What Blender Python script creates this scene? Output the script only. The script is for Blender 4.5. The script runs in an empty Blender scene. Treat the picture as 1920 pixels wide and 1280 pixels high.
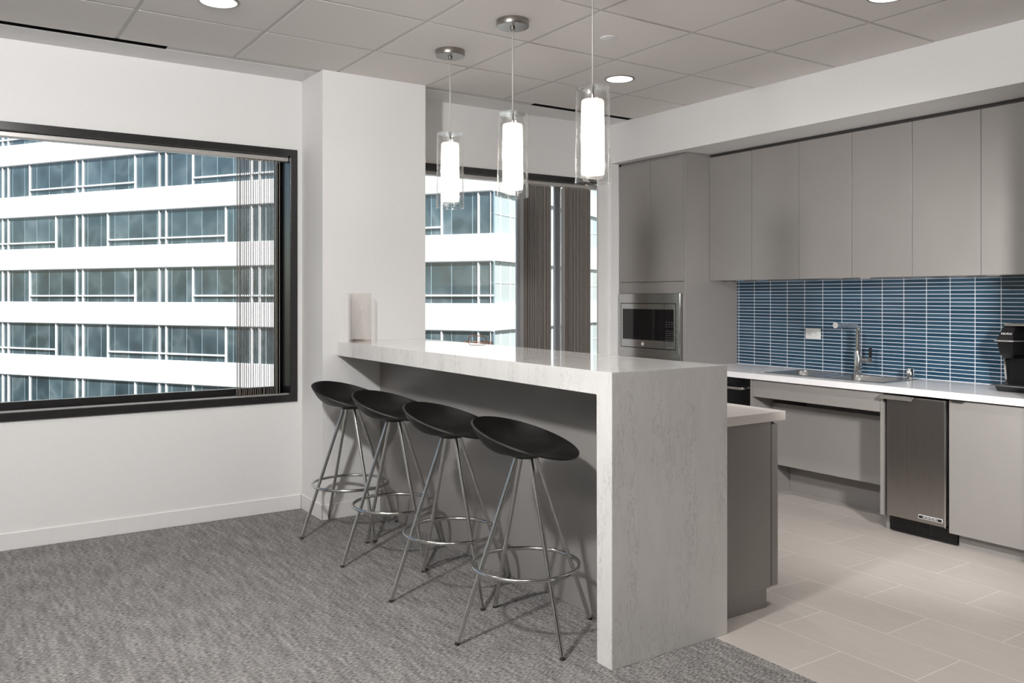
import bpy, bmesh, math, random
from mathutils import Vector, Matrix
random.seed(7)
S = bpy.context.scene
COL = S.collection
PI = math.pi

# ------------------------------------------------------------------ camera, view, world, lights
FPX = 1597.5
cam_d = bpy.data.cameras.new('camera'); cam = bpy.data.objects.new('camera', cam_d); COL.objects.link(cam)
cam_d.sensor_width = 36.0; cam_d.lens = FPX / 1920 * 36.0
cam_d.shift_y = -(640 - 556) / 1920.0
cam_d.clip_start = 0.05; cam_d.clip_end = 500
cam.location = (0, 0, 1.339); cam.rotation_euler = (PI / 2, 0, -math.radians(33.9))
S.camera = cam
S.view_settings.view_transform = 'Standard'; S.view_settings.look = 'None'
S.view_settings.gamma = 1.0; S.view_settings.use_curve_mapping = False
S.view_settings.exposure = 0.0

W = bpy.data.worlds.new('sky'); S.world = W; W.use_nodes = True
wn = W.node_tree.nodes; wl = W.node_tree.links; wn.clear()
wo = wn.new('ShaderNodeOutputWorld'); bg = wn.new('ShaderNodeBackground'); sk = wn.new('ShaderNodeTexSky')
sk.sky_type = 'NISHITA'; sk.sun_disc = False; sk.sun_elevation = math.radians(42); sk.sun_rotation = math.radians(190)
bg.inputs['Strength'].default_value = 0.15
wl.new(sk.outputs[0], bg.inputs[0]); wl.new(bg.outputs[0], wo.inputs[0])


def lamp(name, kind, loc, target, power, color=(1, 1, 1), **kw):
    d = bpy.data.lights.new(name, kind); o = bpy.data.objects.new(name, d); COL.objects.link(o)
    o.location = loc
    o.rotation_euler = (Vector(target) - Vector(loc)).to_track_quat('-Z', 'Y').to_euler()
    d.energy = power; d.color = color
    for k, v in kw.items():
        setattr(d, k, v)
    return o


# sun on the building across the street (it comes from behind our own building)
lamp('sun', 'SUN', (0, -20, 30), (4.4, 1.2, 10), 10.5, (1, .98, .96), angle=math.radians(.6))
# photographer's strobes: one left of the bar stools, one low beside the kitchen run
lamp('strobe_left', 'SPOT', (-.10, 1.95, 2.58), (2.2, 4.0, .7), 285, (1, .99, .985), shadow_soft_size=.10,
     spot_size=math.radians(165), spot_blend=.6)
lamp('strobe_right', 'SPOT', (3.0, .9, 1.45), (4.6, 2.85, .86), 262, (1, .985, .975), shadow_soft_size=.09,
     spot_size=math.radians(82), spot_blend=.9)
# added unseen fill lamp, bounced off the ceiling left of the frame
lamp('bounce_fill', 'SPOT', (-1.5, 1.3, 1.2), (-1.4, 1.4, 2.7), 260, (1, .985, .97), shadow_soft_size=.15,
     spot_size=math.radians(120), spot_blend=.6)


# ------------------------------------------------------------------ materials
def srgb(r, g, b):
    f = lambda c: (c / 255 / 12.92) if c / 255 <= .04045 else ((c / 255 + .055) / 1.055) ** 2.4
    return (f(r), f(g), f(b), 1)


class NT:
    def __init__(s, name):
        s.m = bpy.data.materials.new(name); s.m.use_nodes = True
        s.n = s.m.node_tree.nodes; s.l = s.m.node_tree.links
        s.p = s.n['Principled BSDF']; s.o = s.n['Material Output']

    def new(s, t, **kw):
        x = s.n.new(t)
        for k, v in kw.items():
            setattr(x, k, v)
        return x

    def link(s, a, b):
        s.l.new(a, b)

    def setp(s, **kw):
        for k, v in kw.items():
            s.p.inputs[k.replace('_', ' ')].default_value = v

    def coord(s, scale=(1, 1, 1), rot=(0, 0, 0), loc=(0, 0, 0), kind='Object'):
        c = s.new('ShaderNodeTexCoord'); mp = s.new('ShaderNodeMapping')
        mp.inputs['Scale'].default_value = scale; mp.inputs['Rotation'].default_value = rot
        mp.inputs['Location'].default_value = loc
        s.link(c.outputs[kind], mp.inputs[0]); return mp.outputs[0]

    def noise(s, vec, scale, detail=3, rough=.5):
        t = s.new('ShaderNodeTexNoise'); t.inputs['Scale'].default_value = scale
        t.inputs['Detail'].default_value = detail; t.inputs['Roughness'].default_value = rough
        s.link(vec, t.inputs['Vector']); return t.outputs['Fac']

    def ramp(s, fac, stops, interp='LINEAR'):
        r = s.new('ShaderNodeValToRGB'); cr = r.color_ramp; cr.interpolation = interp
        while len(cr.elements) < len(stops):
            cr.elements.new(.5)
        for e, (p, c) in zip(cr.elements, stops):
            e.position = p; e.color = c if len(c) == 4 else (*c, 1)
        s.link(fac, r.inputs[0]); return r.outputs[0]

    def math(s, op, a, b=None, c=None):
        x = s.new('ShaderNodeMath', operation=op)
        for i, v in enumerate((a, b, c)):
            if v is None: continue
            if isinstance(v, (int, float)): x.inputs[i].default_value = v
            else: s.link(v, x.inputs[i])
        return x.outputs[0]

    def mix(s, fac, a, b, mode='MIX'):
        x = s.new('ShaderNodeMix', data_type='RGBA', blend_type=mode)
        for i, v in ((0, fac), (6, a), (7, b)):
            if isinstance(v, (int, float)): x.inputs[i].default_value = v
            elif isinstance(v, tuple): x.inputs[i].default_value = v
            else: s.link(v, x.inputs[i])
        return x.outputs[2]

    def bump(s, h, strength=.2, dist=.01):
        b = s.new('ShaderNodeBump'); b.inputs['Strength'].default_value = strength
        b.inputs['Distance'].default_value = dist
        s.link(h, b.inputs['Height']); s.link(b.outputs[0], s.p.inputs['Normal'])


def simple(name, col, rough=.5, metal=0., var=.03, nscale=20, bump=0., **kw):
    t = NT(name); t.setp(Roughness=rough, Metallic=metal, **kw)
    n = t.noise(t.coord(), nscale, 4)
    a = tuple(c * (1 - var) for c in col[:3]) + (1,); b = tuple(min(1, c * (1 + var)) for c in col[:3]) + (1,)
    t.link(t.ramp(n, [(.3, a), (.7, b)]), t.p.inputs['Base Color'])
    if bump: t.bump(n, bump, .002)
    return t.m


M = {}
M['wall'] = simple('wall_paint', (.80, .793, .783), .55, var=.01, nscale=60, bump=.05)
M['greywall'] = simple('grey_wall_paint', (.30, .295, .29), .6, var=.01)
M['baseb'] = simple('baseboard_vinyl', (.79, .78, .77), .4, var=.01)
M['ceil_tile'] = simple('ceiling_tile', (.82, .785, .755), .9, var=.025, nscale=260, bump=.25)
M['tee'] = simple('ceiling_tee', (.64, .61, .585), .6, var=.01)
M['black'] = simple('black_void', (.008, .008, .008), .7, var=.1)
M['frame'] = simple('window_frame_black', (.022, .021, .021), .2, var=.1)
M['mullion'] = simple('window_mullion_grey', (.58, .60, .63), .4, metal=.3)
M['headrail'] = simple('headrail_grey', (.50, .48, .45), .35, metal=.2)
t = NT('blind_vane'); t.setp(Roughness=.5); t.p.inputs['Base Color'].default_value = (.60, .55, .51, 1)
tl = t.new('ShaderNodeBsdfTranslucent'); tl.inputs[0].default_value = (.74, .68, .62, 1); mxs = t.new('ShaderNodeMixShader'); mxs.inputs[0].default_value = .42
t.link(t.p.outputs[0], mxs.inputs[1]); t.link(tl.outputs[0], mxs.inputs[2]); t.link(mxs.outputs[0], t.o.inputs[0]); M['slat'] = t.m
M['lam'] = simple('grey_laminate', (.275, .259, .246), .32, var=.02, nscale=5, Coat_Weight=.15, Coat_Roughness=.12)
M['lamedge'] = simple('cabinet_gap_dark', (.05, .046, .043), .6)
M['whitetop'] = simple('white_solid_surface', (.86, .85, .855), .16, var=.01, nscale=200)
M['worktop'] = simple('warm_white_worktop', (.76, .715, .68), .28, var=.012, nscale=150)
M['chrome'] = simple('chrome', (.82, .82, .82), .07, metal=1, var=.01)
M['satin'] = simple('satin_tube_chrome', (.62, .615, .60), .16, metal=1, var=.02)
M['canopy'] = simple('brushed_nickel', (.36, .34, .32), .32, metal=1, var=.06, nscale=30)
M['black_plastic'] = simple('black_plastic', (.010, .010, .011), .25, var=.1)
M['black_glass'] = simple('black_glass', (.006, .006, .007), .06, var=.05)
M['rubber'] = simple('rubber', (.02, .02, .02), .7)
M['white_plastic'] = simple('white_plastic', (.80, .80, .79), .35, var=.01)
M['letter'] = simple('silver_lettering', (.75, .75, .75), .4)
M['button'] = simple('keypad_print', (.30, .30, .30), .5)
M['copper'] = simple('copper_wire', (.40, .17, .08), .35, metal=.7, var=.1)
M['cord'] = simple('pendant_cord', (.55, .53, .50), .4)
M['seat'] = None

t = NT('stool_seat_shell')          # near-black moulded shell with a velvety wear pattern
n = t.noise(t.coord(), 9, 5, .6)
t.link(t.ramp(n, [(.35, (.004, .0035, .0035)), (.75, (.013, .0105, .010))]), t.p.inputs['Base Color'])
t.link(t.ramp(n, [(.3, (.42,) * 3), (.8, (.58,) * 3)]), t.p.inputs['Roughness'])
t.bump(t.noise(t.coord(), 500, 2), .15, .001); M['seat'] = t.m

t = NT('brushed_steel')
n = t.noise(t.coord(scale=(1, 400, 1.5)), 3, 4)
t.setp(Metallic=1.)
t.link(t.ramp(n, [(.3, (.40, .375, .35)), (.7, (.44, .415, .39))]), t.p.inputs['Base Color'])
t.link(t.ramp(n, [(.3, (.27,) * 3), (.7, (.33,) * 3)]), t.p.inputs['Roughness'])
M['steel'] = t.m
t = NT('brushed_steel_horizontal')
n = t.noise(t.coord(scale=(1.5, 1.5, 400)), 3, 4)
t.setp(Metallic=1.)
t.link(t.ramp(n, [(.3, (.42, .42, .42)), (.7, (.56, .56, .56))]), t.p.inputs['Base Color'])
t.link(t.ramp(n, [(.3, (.18,) * 3), (.7, (.28,) * 3)]), t.p.inputs['Roughness'])
M['steelh'] = t.m
M['sink'] = simple('sink_steel', (.55, .55, .55), .22, metal=1, var=.05, nscale=60)

# carpet: grey tufted loops, rows of short dashes running one way, faint ribs the other way
t = NT('carpet')
dash = t.noise(t.coord(scale=(1, 3.2, 1)), 58, 2, .5)
fine = t.noise(t.coord(), 260, 2, .6)
rib = t.noise(t.coord(scale=(1, .13, 1)), 40, 1, .5)
blot = t.noise(t.coord(scale=(1, .6, 1)), 7, 3, .55)
h = t.math('MULTIPLY', dash, .52)
h = t.math('ADD', h, t.math('MULTIPLY', rib, .14))
h = t.math('ADD', h, t.math('MULTIPLY', blot, .07))
h = t.math('ADD', h, t.math('MULTIPLY', fine, .22))
t.link(t.ramp(h, [(.42, (.095, .090, .086)), (.485, (.215, .205, .197)), (.53, (.28, .27, .258)), (.60, (.38, .365, .35))]), t.p.inputs['Base Color'])
t.setp(Roughness=.95); t.bump(h, .7, .006); M['carpet'] = t.m

# porcelain floor planks laid half-bond along Y
t = NT('floor_tile')
c = t.coord(rot=(0, 0, -PI / 2), kind='Object')
br = t.new('ShaderNodeTexBrick', offset=.5, squash=1.)
for k, v in {'Scale': 1.0, 'Brick Width': .594, 'Row Height': .2965, 'Mortar Size': .0016, 'Mortar Smooth': .1, 'Bias': 0.}.items():
    br.inputs[k].default_value = v
br.inputs['Color1'].default_value = (.485, .445, .415, 1); br.inputs['Color2'].default_value = (.455, .418, .39, 1)
br.inputs['Mortar'].default_value = (.72, .68, .64, 1)
t.brick_map = c.node
t.link(c, br.inputs['Vector'])
grain = t.noise(t.coord(scale=(14, 1, 1)), 5, 4, .6)
t.link(t.mix(1., br.outputs['Color'], t.ramp(grain, [(.3, (.93, .93, .93)), (.7, (1.05, 1.04, 1.03))]), 'MULTIPLY'), t.p.inputs['Base Color'])
t.setp(Roughness=.42)
t.bump(t.math('ADD', t.math('MULTIPLY', br.outputs['Fac'], -.6), t.math('MULTIPLY', grain, .15)), .3, .002)
M['floor_tile'] = t.m
# rotate(-90): u = y , v = -x   -> rows bounded at x = 2.529+.2965k, seams at y = 1.98+.594k for even rows
c.node.inputs['Location'].default_value = (-1.98 + .594 * 6, 2.529 + .2965 * 10, 0)

# quartz: pale with short wandering grey veins, grain along Z on the end panel, along Y on the top
def quartz(name, base, vein, sc, amount):
    t = NT(name)
    v = t.coord(scale=sc)
    w = t.noise(v, 7, 5, .65)
    ve = t.math('ABSOLUTE', t.math('SUBTRACT', t.noise(v, 24, 6, .72), .5))
    line = t.ramp(ve, [(.0, (1, 1, 1)), (.014, (0, 0, 0))])
    msk = t.ramp(t.noise(t.coord(scale=(sc[0], sc[1], sc[2] * .6)), 9, 3), [(.40, (0, 0, 0)), (.62, (1, 1, 1))])
    f = t.math('MULTIPLY', t.math('MULTIPLY', line, msk), amount)
    cl = t.ramp(w, [(.3, tuple(c * .95 for c in base)), (.7, tuple(min(1, c * 1.04) for c in base))])
    t.link(t.mix(f, cl, vein), t.p.inputs['Base Color'])
    t.setp(Roughness=.035, IOR=1.55)
    return t.m
M['quartz'] = quartz('quartz_vertical_grain', (.735, .72, .70), (.33, .315, .30, 1), (1.6, 1.6, .42), .85)
M['quartz_top'] = quartz('quartz_top_grain', (.735, .72, .70), (.42, .405, .39, 1), (1.6, .5, 1.6), .35)

# blue stacked mosaic
t = NT('blue_mosaic')
tc = t.new('ShaderNodeTexCoord'); sep = t.new('ShaderNodeSeparateXYZ'); t.link(tc.outputs['Object'], sep.inputs[0])
PY, PZ = .1485, .02372
uy = t.math('DIVIDE', t.math('SUBTRACT', 4.42, sep.outputs['Y']), PY)
uz = t.math('DIVIDE', t.math('SUBTRACT', sep.outputs['Z'], .8325), PZ)
fy = t.math('FRACT', uy); fz = t.math('FRACT', uz)
dy = t.math('MULTIPLY', t.math('MINIMUM', fy, t.math('SUBTRACT', 1., fy)), PY)
dz = t.math('MULTIPLY', t.math('MINIMUM', fz, t.math('SUBTRACT', 1., fz)), PZ)
dm = t.math('MINIMUM', dy, dz)
cmb = t.new('ShaderNodeCombineXYZ'); t.link(t.math('FLOOR', uy), cmb.inputs[0]); t.link(t.math('FLOOR', uz), cmb.inputs[1])
wnz = t.new('ShaderNodeTexWhiteNoise', noise_dimensions='3D'); t.link(cmb.outputs[0], wnz.inputs['Vector'])
cl = t.ramp(wnz.outputs['Value'], [(0, (.016, .052, .092)), (.5, (.022, .066, .112)), (1, (.034, .085, .135))])
g = t.math('GREATER_THAN', dm, .0018)
t.link(t.mix(g, (.74, .77, .82, 1), cl), t.p.inputs['Base Color'])
t.link(t.mix(g, (.7, .7, .7, 1), (.13, .13, .13, 1)), t.p.inputs['Roughness'])
t.bump(t.math('ADD', t.math('MINIMUM', t.math('MULTIPLY', dm, 300.), 1.), t.math('MULTIPLY', t.noise(t.coord(), 30, 2), .4)), .25, .002)
M['mosaic'] = t.m


def thin_glass(name, tint=(1, 1, 1, 1), refl=.9, ior=1.45, bump=0., bscale=18, rim=None, rough=.0):
    t = NT(name); t.n.remove(t.p)
    tr = t.new('ShaderNodeBsdfTransparent'); tr.inputs[0].default_value = tint
    gl = t.new('ShaderNodeBsdfGlossy'); gl.inputs['Roughness'].default_value = rough
    gl.inputs[0].default_value = (refl, refl, refl, 1)
    geo = t.new('ShaderNodeNewGeometry'); dp = t.new('ShaderNodeVectorMath', operation='DOT_PRODUCT')
    t.link(geo.outputs['Incoming'], dp.inputs[1])
    if bump:
        b = t.new('ShaderNodeBump'); b.inputs['Strength'].default_value = bump; b.inputs['Distance'].default_value = .01
        t.link(t.noise(t.coord(), bscale, 2), b.inputs['Height'])
        t.link(b.outputs[0], gl.inputs['Normal']); t.link(b.outputs[0], dp.inputs[0])
    else:
        t.link(geo.outputs['Normal'], dp.inputs[0])
    f0 = ((ior - 1) / (ior + 1)) ** 2
    sch = t.math('POWER', t.math('SUBTRACT', 1., t.math('MINIMUM', t.math('ABSOLUTE', dp.outputs['Value']), 1.)), 5.)
    mx = t.new('ShaderNodeMixShader')
    t.link(t.math('MULTIPLY_ADD', sch, 1 - f0, f0), mx.inputs[0]); t.link(tr.outputs[0], mx.inputs[1]); t.link(gl.outputs[0], mx.inputs[2])
    t.link(mx.outputs[0], t.o.inputs[0]); return t.m


M['pane'] = thin_glass('window_pane_glass', (.96, .975, .97, 1), .7)
M['lampglass'] = thin_glass('pendant_clear_glass', (.965, .965, .96, 1), 1., 1.75, bump=.6, bscale=14)
M['vase'] = thin_glass('vase_glass', (.982, .976, .97, 1), .9, 1.32, bump=.12, bscale=30)
M['vasebase'] = thin_glass('vase_base_glass', (.93, .90, .88, 1), 1., 1.5, bump=.4, bscale=60)


def emis(name, col, st):
    t = NT(name); t.n.remove(t.p)
    e = t.new('ShaderNodeEmission'); e.inputs[0].default_value = (*col, 1); e.inputs[1].default_value = st
    t.link(e.outputs[0], t.o.inputs[0]); return t.m
# opal shade of the pendant: brightest around the bulb half-way down (it is the lamp itself)
t = NT('opal_shade_lit'); t.setp(Roughness=.3); t.p.inputs['Base Color'].default_value = (.85, .83, .8, 1)
sp = t.new('ShaderNodeSeparateXYZ'); tcc = t.new('ShaderNodeTexCoord'); t.link(tcc.outputs['Object'], sp.inputs[0])
hh = t.math('ABSOLUTE', t.math('ADD', sp.outputs['Z'], .67 + .02))
t.link(t.ramp(hh, [(0, (1, .95, .89)), (.10, (.50, .47, .435)), (.165, (.12, .112, .103))]), t.p.inputs['Emission Color'])
t.p.inputs['Emission Strength'].default_value = 7.0
M['opal'] = t.m
M['downlight'] = emis('downlight_lens', (1, .96, .92), 3.0)

# outside
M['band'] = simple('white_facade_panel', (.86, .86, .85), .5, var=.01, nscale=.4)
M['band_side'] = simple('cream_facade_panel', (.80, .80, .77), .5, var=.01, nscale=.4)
M['facade_mullion'] = simple('white_facade_mullion', (.82, .84, .86), .4)
M['ground'] = simple('street_asphalt', (.12, .12, .12), .9)
M['leaf'] = simple('tree_leaf', (.05, .12, .03), .6, var=.5, nscale=3)
M['bark'] = simple('tree_bark', (.10, .07, .05), .8)


def curtain(name, pale):
    """Tinted curtain-wall glass: each 1.37 m pane has its own tint and slight warp, reflections are painted into the colour."""
    t = NT(name)
    tc = t.new('ShaderNodeTexCoord'); sp = t.new('ShaderNodeSeparateXYZ'); t.link(tc.outputs['Object'], sp.inputs[0])
    cm = t.new('ShaderNodeCombineXYZ')
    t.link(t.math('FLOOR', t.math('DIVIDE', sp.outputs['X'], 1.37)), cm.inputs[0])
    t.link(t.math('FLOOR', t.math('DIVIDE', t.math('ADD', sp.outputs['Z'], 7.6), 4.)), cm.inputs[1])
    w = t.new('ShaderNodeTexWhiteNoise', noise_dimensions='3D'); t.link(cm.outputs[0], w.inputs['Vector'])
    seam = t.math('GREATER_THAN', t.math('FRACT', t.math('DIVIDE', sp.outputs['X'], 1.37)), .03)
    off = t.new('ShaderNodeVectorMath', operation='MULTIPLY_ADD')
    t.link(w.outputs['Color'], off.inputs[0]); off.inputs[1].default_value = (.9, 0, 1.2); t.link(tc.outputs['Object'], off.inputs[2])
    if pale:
        painted_refl = t.ramp(w.outputs['Value'], [(0, (.44, .50, .50)), (1, (.54, .60, .60))])  # side face painted pale, as glass reflecting bright daylight
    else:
        ob = t.ramp(t.noise(off.outputs[0], .42, 2, .45), [(.33, (.035, .058, .07)), (.5, (.065, .105, .125)), (.58, (.11, .15, .165)), (.68, (.05, .075, .085))])  # reflection patches painted into the base colour, shifted from pane to pane
        painted_refl = t.mix(1., ob, t.ramp(w.outputs['Value'], [(0, (.45, .52, .55)), (.5, (.8, .8, .8)), (1, (1.25, 1.2, 1.2))]), 'MULTIPLY')
    t.link(t.mix(seam, (.30, .40, .44, 1), painted_refl), t.p.inputs['Base Color'])
    t.setp(Roughness=.03, IOR=2.3)
    wob = t.math('ADD', t.math('MULTIPLY', w.outputs['Value'], .0), t.noise(t.coord(), .9, 3))
    t.bump(wob, .12, .05)
    return t.m
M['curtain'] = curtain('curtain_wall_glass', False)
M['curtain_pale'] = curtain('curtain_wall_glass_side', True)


# ------------------------------------------------------------------ mesh helpers
def bm_new(): return bmesh.new()


def box(bm, x0, x1, y0, y1, z0, z1, bev=0., seg=2):
    if x0 > x1: x0, x1 = x1, x0
    if y0 > y1: y0, y1 = y1, y0
    if z0 > z1: z0, z1 = z1, z0
    r = bmesh.ops.create_cube(bm, size=1.0)
    vs = r['verts']
    for v in vs:
        v.co = Vector(((x0 + x1) / 2 + v.co.x * (x1 - x0), (y0 + y1) / 2 + v.co.y * (y1 - y0), (z0 + z1) / 2 + v.co.z * (z1 - z0)))
    if bev:
        es = set(e for v in vs for e in v.link_edges)
        bmesh.ops.bevel(bm, geom=list(es), offset=bev, segments=seg, affect='EDGES', profile=.5)
    return bm


def lathe(bm, prof, c=(0, 0, 0), n=48, close_ends=True):
    """prof: list of (r, z) from one end to the other, revolved about Z."""
    rings = []
    for r, z in prof:
        if r < 1e-6:
            rings.append([bm.verts.new((c[0], c[1], c[2] + z))])
        else:
            rings.append([bm.verts.new((c[0] + r * math.cos(2 * PI * i / n), c[1] + r * math.sin(2 * PI * i / n), c[2] + z)) for i in range(n)])
    for a, b in zip(rings, rings[1:]):
        for i in range(n):
            j = (i + 1) % n
            if len(a) == 1 and len(b) == 1: continue
            if len(a) == 1: bm.faces.new((a[0], b[j], b[i]))
            elif len(b) == 1: bm.faces.new((a[i], a[j], b[0]))
            else: bm.faces.new((a[i], a[j], b[j], b[i]))
    for f in bm.faces: f.smooth = True
    return bm


def tube(bm, pts, r, n=14, closed=False, r_end=None, cap=True):
    pts = [Vector(p) for p in pts]; N = len(pts); rings = []
    prev = None
    for i, p in enumerate(pts):
        if closed: d = pts[(i + 1) % N] - pts[i - 1]
        else: d = pts[min(i + 1, N - 1)] - pts[max(i - 1, 0)]
        d.normalize()
        if prev is None:
            u = d.orthogonal().normalized()
        else:
            u = (prev - d * prev.dot(d)).normalized()
        prev = u; w = d.cross(u)
        rr = r if r_end is None else r + (r_end - r) * i / (N - 1)
        rings.append([bm.verts.new(p + u * rr * math.cos(2 * PI * k / n) + w * rr * math.sin(2 * PI * k / n)) for k in range(n)])
    m = N if closed else N - 1
    for i in range(m):
        a = rings[i]; b = rings[(i + 1) % N]
        off = 0
        if closed and i == N - 1:
            off = min(range(n), key=lambda o: (a[0].co - b[o].co).length)
        for k in range(n):
            f = bm.faces.new((a[k], a[(k + 1) % n], b[(k + 1 + off) % n], b[(k + off) % n])); f.smooth = True
    if cap and not closed:
        bm.faces.new(rings[0][::-1]); bm.faces.new(rings[-1])
    return bm


def prism(bm, poly, axis, a, b):
    """poly: list of 2D points in the plane normal to axis ('x','y','z'); extruded from a to b."""
    def P(p, h):
        return {'x': (h, p[0], p[1]), 'y': (p[0], h, p[1]), 'z': (p[0], p[1], h)}[axis]
    A = [bm.verts.new(P(p, a)) for p in poly]; B = [bm.verts.new(P(p, b)) for p in poly]
    n = len(poly)
    bm.faces.new(A); bm.faces.new(B[::-1])
    for i in range(n):
        bm.faces.new((A[i], B[i], B[(i + 1) % n], A[(i + 1) % n]))
    return bm


def wpos(o):
    v = Vector(o.location)
    while o.parent:
        o = o.parent; v += Vector(o.location)
    return v


def obj(name, bm, mat, parent=None, label=None, loc=None):
    """Mesh given in world coordinates (or relative to loc), linked as ONE object under parent."""
    bmesh.ops.recalc_face_normals(bm, faces=bm.faces[:])
    for e in bm.edges:
        if len(e.link_faces) == 2 and e.calc_face_angle() > math.radians(38): e.smooth = False
    me = bpy.data.meshes.new(name); bm.to_mesh(me); bm.free()
    me.materials.append(M[mat] if isinstance(mat, str) else mat)
    o = bpy.data.objects.new(name, me); COL.objects.link(o)
    if parent:
        off = wpos(parent); o.parent = parent
        me.transform(Matrix.Translation(-off))
    if label: o['label'] = label
    return o


def local(name, bm, mat, parent=None, label=None):
    """Mesh already given in the parent's own coordinates."""
    bmesh.ops.recalc_face_normals(bm, faces=bm.faces[:])
    for e in bm.edges:
        if len(e.link_faces) == 2 and e.calc_face_angle() > math.radians(38): e.smooth = False
    me = bpy.data.meshes.new(name); bm.to_mesh(me); bm.free()
    me.materials.append(M[mat] if isinstance(mat, str) else mat)
    o = bpy.data.objects.new(name, me); COL.objects.link(o)
    if parent: o.parent = parent
    if label: o['label'] = label
    return o


def struct(name, bm, mat, parent=None):
    o = obj(name, bm, mat, parent)
    if not parent: o['kind'] = 'structure'
    return o


def thing(name, label, cat, loc, group=None, rz=0):
    o = bpy.data.objects.new(name, None); COL.objects.link(o); o.location = loc; o.rotation_euler = (0, 0, rz)
    o.empty_display_size = .1
    return tag(o, label, cat, group)


def tag(o, label, cat, group=None):
    o['label'] = label; o['category'] = cat
    if group: o['group'] = group
    return o


def copy_tree(o, parent=None):
    c = o.copy(); COL.objects.link(c); c.parent = parent
    for ch in list(o.children):
        copy_tree(ch, c)
    return c


# text as mesh; built in local XY then placed by a matrix
def text_mesh(name, s, size, mat, M4, parent, ext=.0006):
    cu = bpy.data.curves.new(name, 'FONT'); cu.body = s; cu.size = size; cu.extrude = ext
    cu.align_x = 'CENTER'; cu.align_y = 'CENTER'
    tmp = bpy.data.objects.new(name + '_src', cu); COL.objects.link(tmp)
    bpy.context.view_layer.update()
    dg = bpy.context.evaluated_depsgraph_get()
    me = bpy.data.meshes.new_from_object(tmp.evaluated_get(dg))
    bpy.data.objects.remove(tmp)
    me.transform(M4); me.transform(Matrix.Translation(-wpos(parent)))
    me.materials.clear(); me.materials.append(M[mat])
    o = bpy.data.objects.new(name, me); COL.objects.link(o); o.parent = parent
    return o


# orientation for lettering on a face looking to -X: text runs towards -Y, up is +Z
def face_mx(x, y, z, tilt=0):
    m = Matrix(((0, 0, -1, x), (-1, 0, 0, y), (0, 1, 0, z), (0, 0, 0, 1)))
    return m @ Matrix.Rotation(tilt, 4, 'X')


# ------------------------------------------------------------------ room shell
H = 2.70; YW = 5.22; YO = 5.46
XL, YB, XR = -3.4, -3.2, 5.06
PX0, PX1, PY0 = 1.905, 2.600, 4.87           # pillar
W1 = (-2.6, 1.872, .681, 2.262)               # window 1 outer trim x0,x1,z0,z1
W2 = (2.600, 4.62, .681, 2.262)

b = bm_new(); box(b, XL, 2.53, YB, YW + .02, -.05, 0); struct('floor', b, 'carpet')
b = bm_new(); box(b, 2.53, XR + .05, YB, YW + .02, -.05, 0); struct('floor', b, 'floor_tile')

# window wall in pieces around the two openings
b = bm_new()
box(b, XL - .1, W1[0], YW, YO, 0, H); box(b, W1[0], W1[1], YW, YO, 0, W1[2]); box(b, W1[0], W1[1], YW, YO, W1[3], H)
box(b, W1[1], W2[0], YW, YO, 0, H)
box(b, W2[0], W2[1], YW, YO, 0, W2[2]); box(b, W2[0], W2[1], YW, YO, W2[3], H)
box(b, W2[1], XR + .1, YW, YO, 0, H)
struct('wall_back', b, 'wall')
b = bm_new(); box(b, PX0, PX1, PY0, YW - .001, 0, H - .0005); struct('wall_column', b, 'wall')
b = bm_new(); box(b, 4.42, 4.498, 5.165, 5.2075, 0, 2.392); box(b, 4.305, 4.42, 5.187, 5.2075, 0, H - .0005); struct('wall_nib', b, 'wall')
b = bm_new(); box(b, XL - .1, XL, YB - .1, YW, 0, H); struct('wall_left', b, 'wall')
b = bm_new(); box(b, XL - .1, 4.3, YB - .1, YB, 0, H); struct('wall_front', b, 'greywall')
b = bm_new(); box(b, XR, XR + .1, 1.86, YW, 0, H); struct('wall_right', b, 'wall')
b = bm_new(); box(b, 4.20, XR + .1, YB - .1, 1.86, 0, H); struct('wall_right', b, 'greywall')

# baseboards
b = bm_new(); box(b, XL, PX0 - .009, YW - .008, YW - .0005, 0, .092, .003); struct('baseboard_back', b, 'baseb')
b = bm_new(); box(b, PX0 - .008, PX0 - .0005, PY0 - .008, YW - .008, 0, .092, .003); box(b, PX0 - .008, 2.281, PY0 - .008, PY0 - .0005, 0, .092, .003)
struct('baseboard_column', b, 'baseb')

# ceiling: tee grid with lay-in tiles, plain strip along the windows
b = bm_new()
TX = [2.0 + .612 * k for k in range(-9, 4)] ; TY = [4.340 - .6075 * k for k in range(0, 13)]
xs = [XL] + [x for x in TX if x > XL + .05] + [4.42]
ys = [YB] + sorted([y for y in TY if y > YB + .05]) + [4.893]
for i in range(len(xs) - 1):
    for j in range(len(ys) - 1):
        g = .0105
        box(b, xs[i] + (g if i else 0), xs[i + 1] - (g if i < len(xs) - 2 else 0), ys[j] + (g if j else 0), ys[j + 1] - (g if j < len(ys) - 2 else .002), H, H + .02)
struct('ceiling', b, 'ceil_tile')
b = bm_new()
for x in xs[1:-1]: box(b, x - .0095, x + .0095, YB, 4.893, H + .003, H + .03)
for y in ys[1:-1]: box(b, XL, 4.42, y - .0095, y + .0095, H + .0032, H + .03)
SL = [(-2.6, 1.035), (3.485, 4.405)]
for a0, a1 in ((XL, -2.6), (1.035, 3.485), (4.405, 4.42)): box(b, a0, a1, 4.8955, 4.9555, H + .002, H + .03)
struct('ceiling_grid', b, 'tee')
b = bm_new(); box(b, XL, 4.42, 4.958, YW, H, H + .03); struct('ceiling_strip', b, 'wall')
b = bm_new(); box(b, XL - .1, XR + .2, YB - .1, YO, H + .031, H + .1); struct('ceiling_deck', b, 'black')
# soffit over the kitchen run
b = bm_new(); box(b, 4.42, XR, 1.86, YW - .001, 2.393, H + .03); struct('wall_soffit', b, 'wall')

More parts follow.
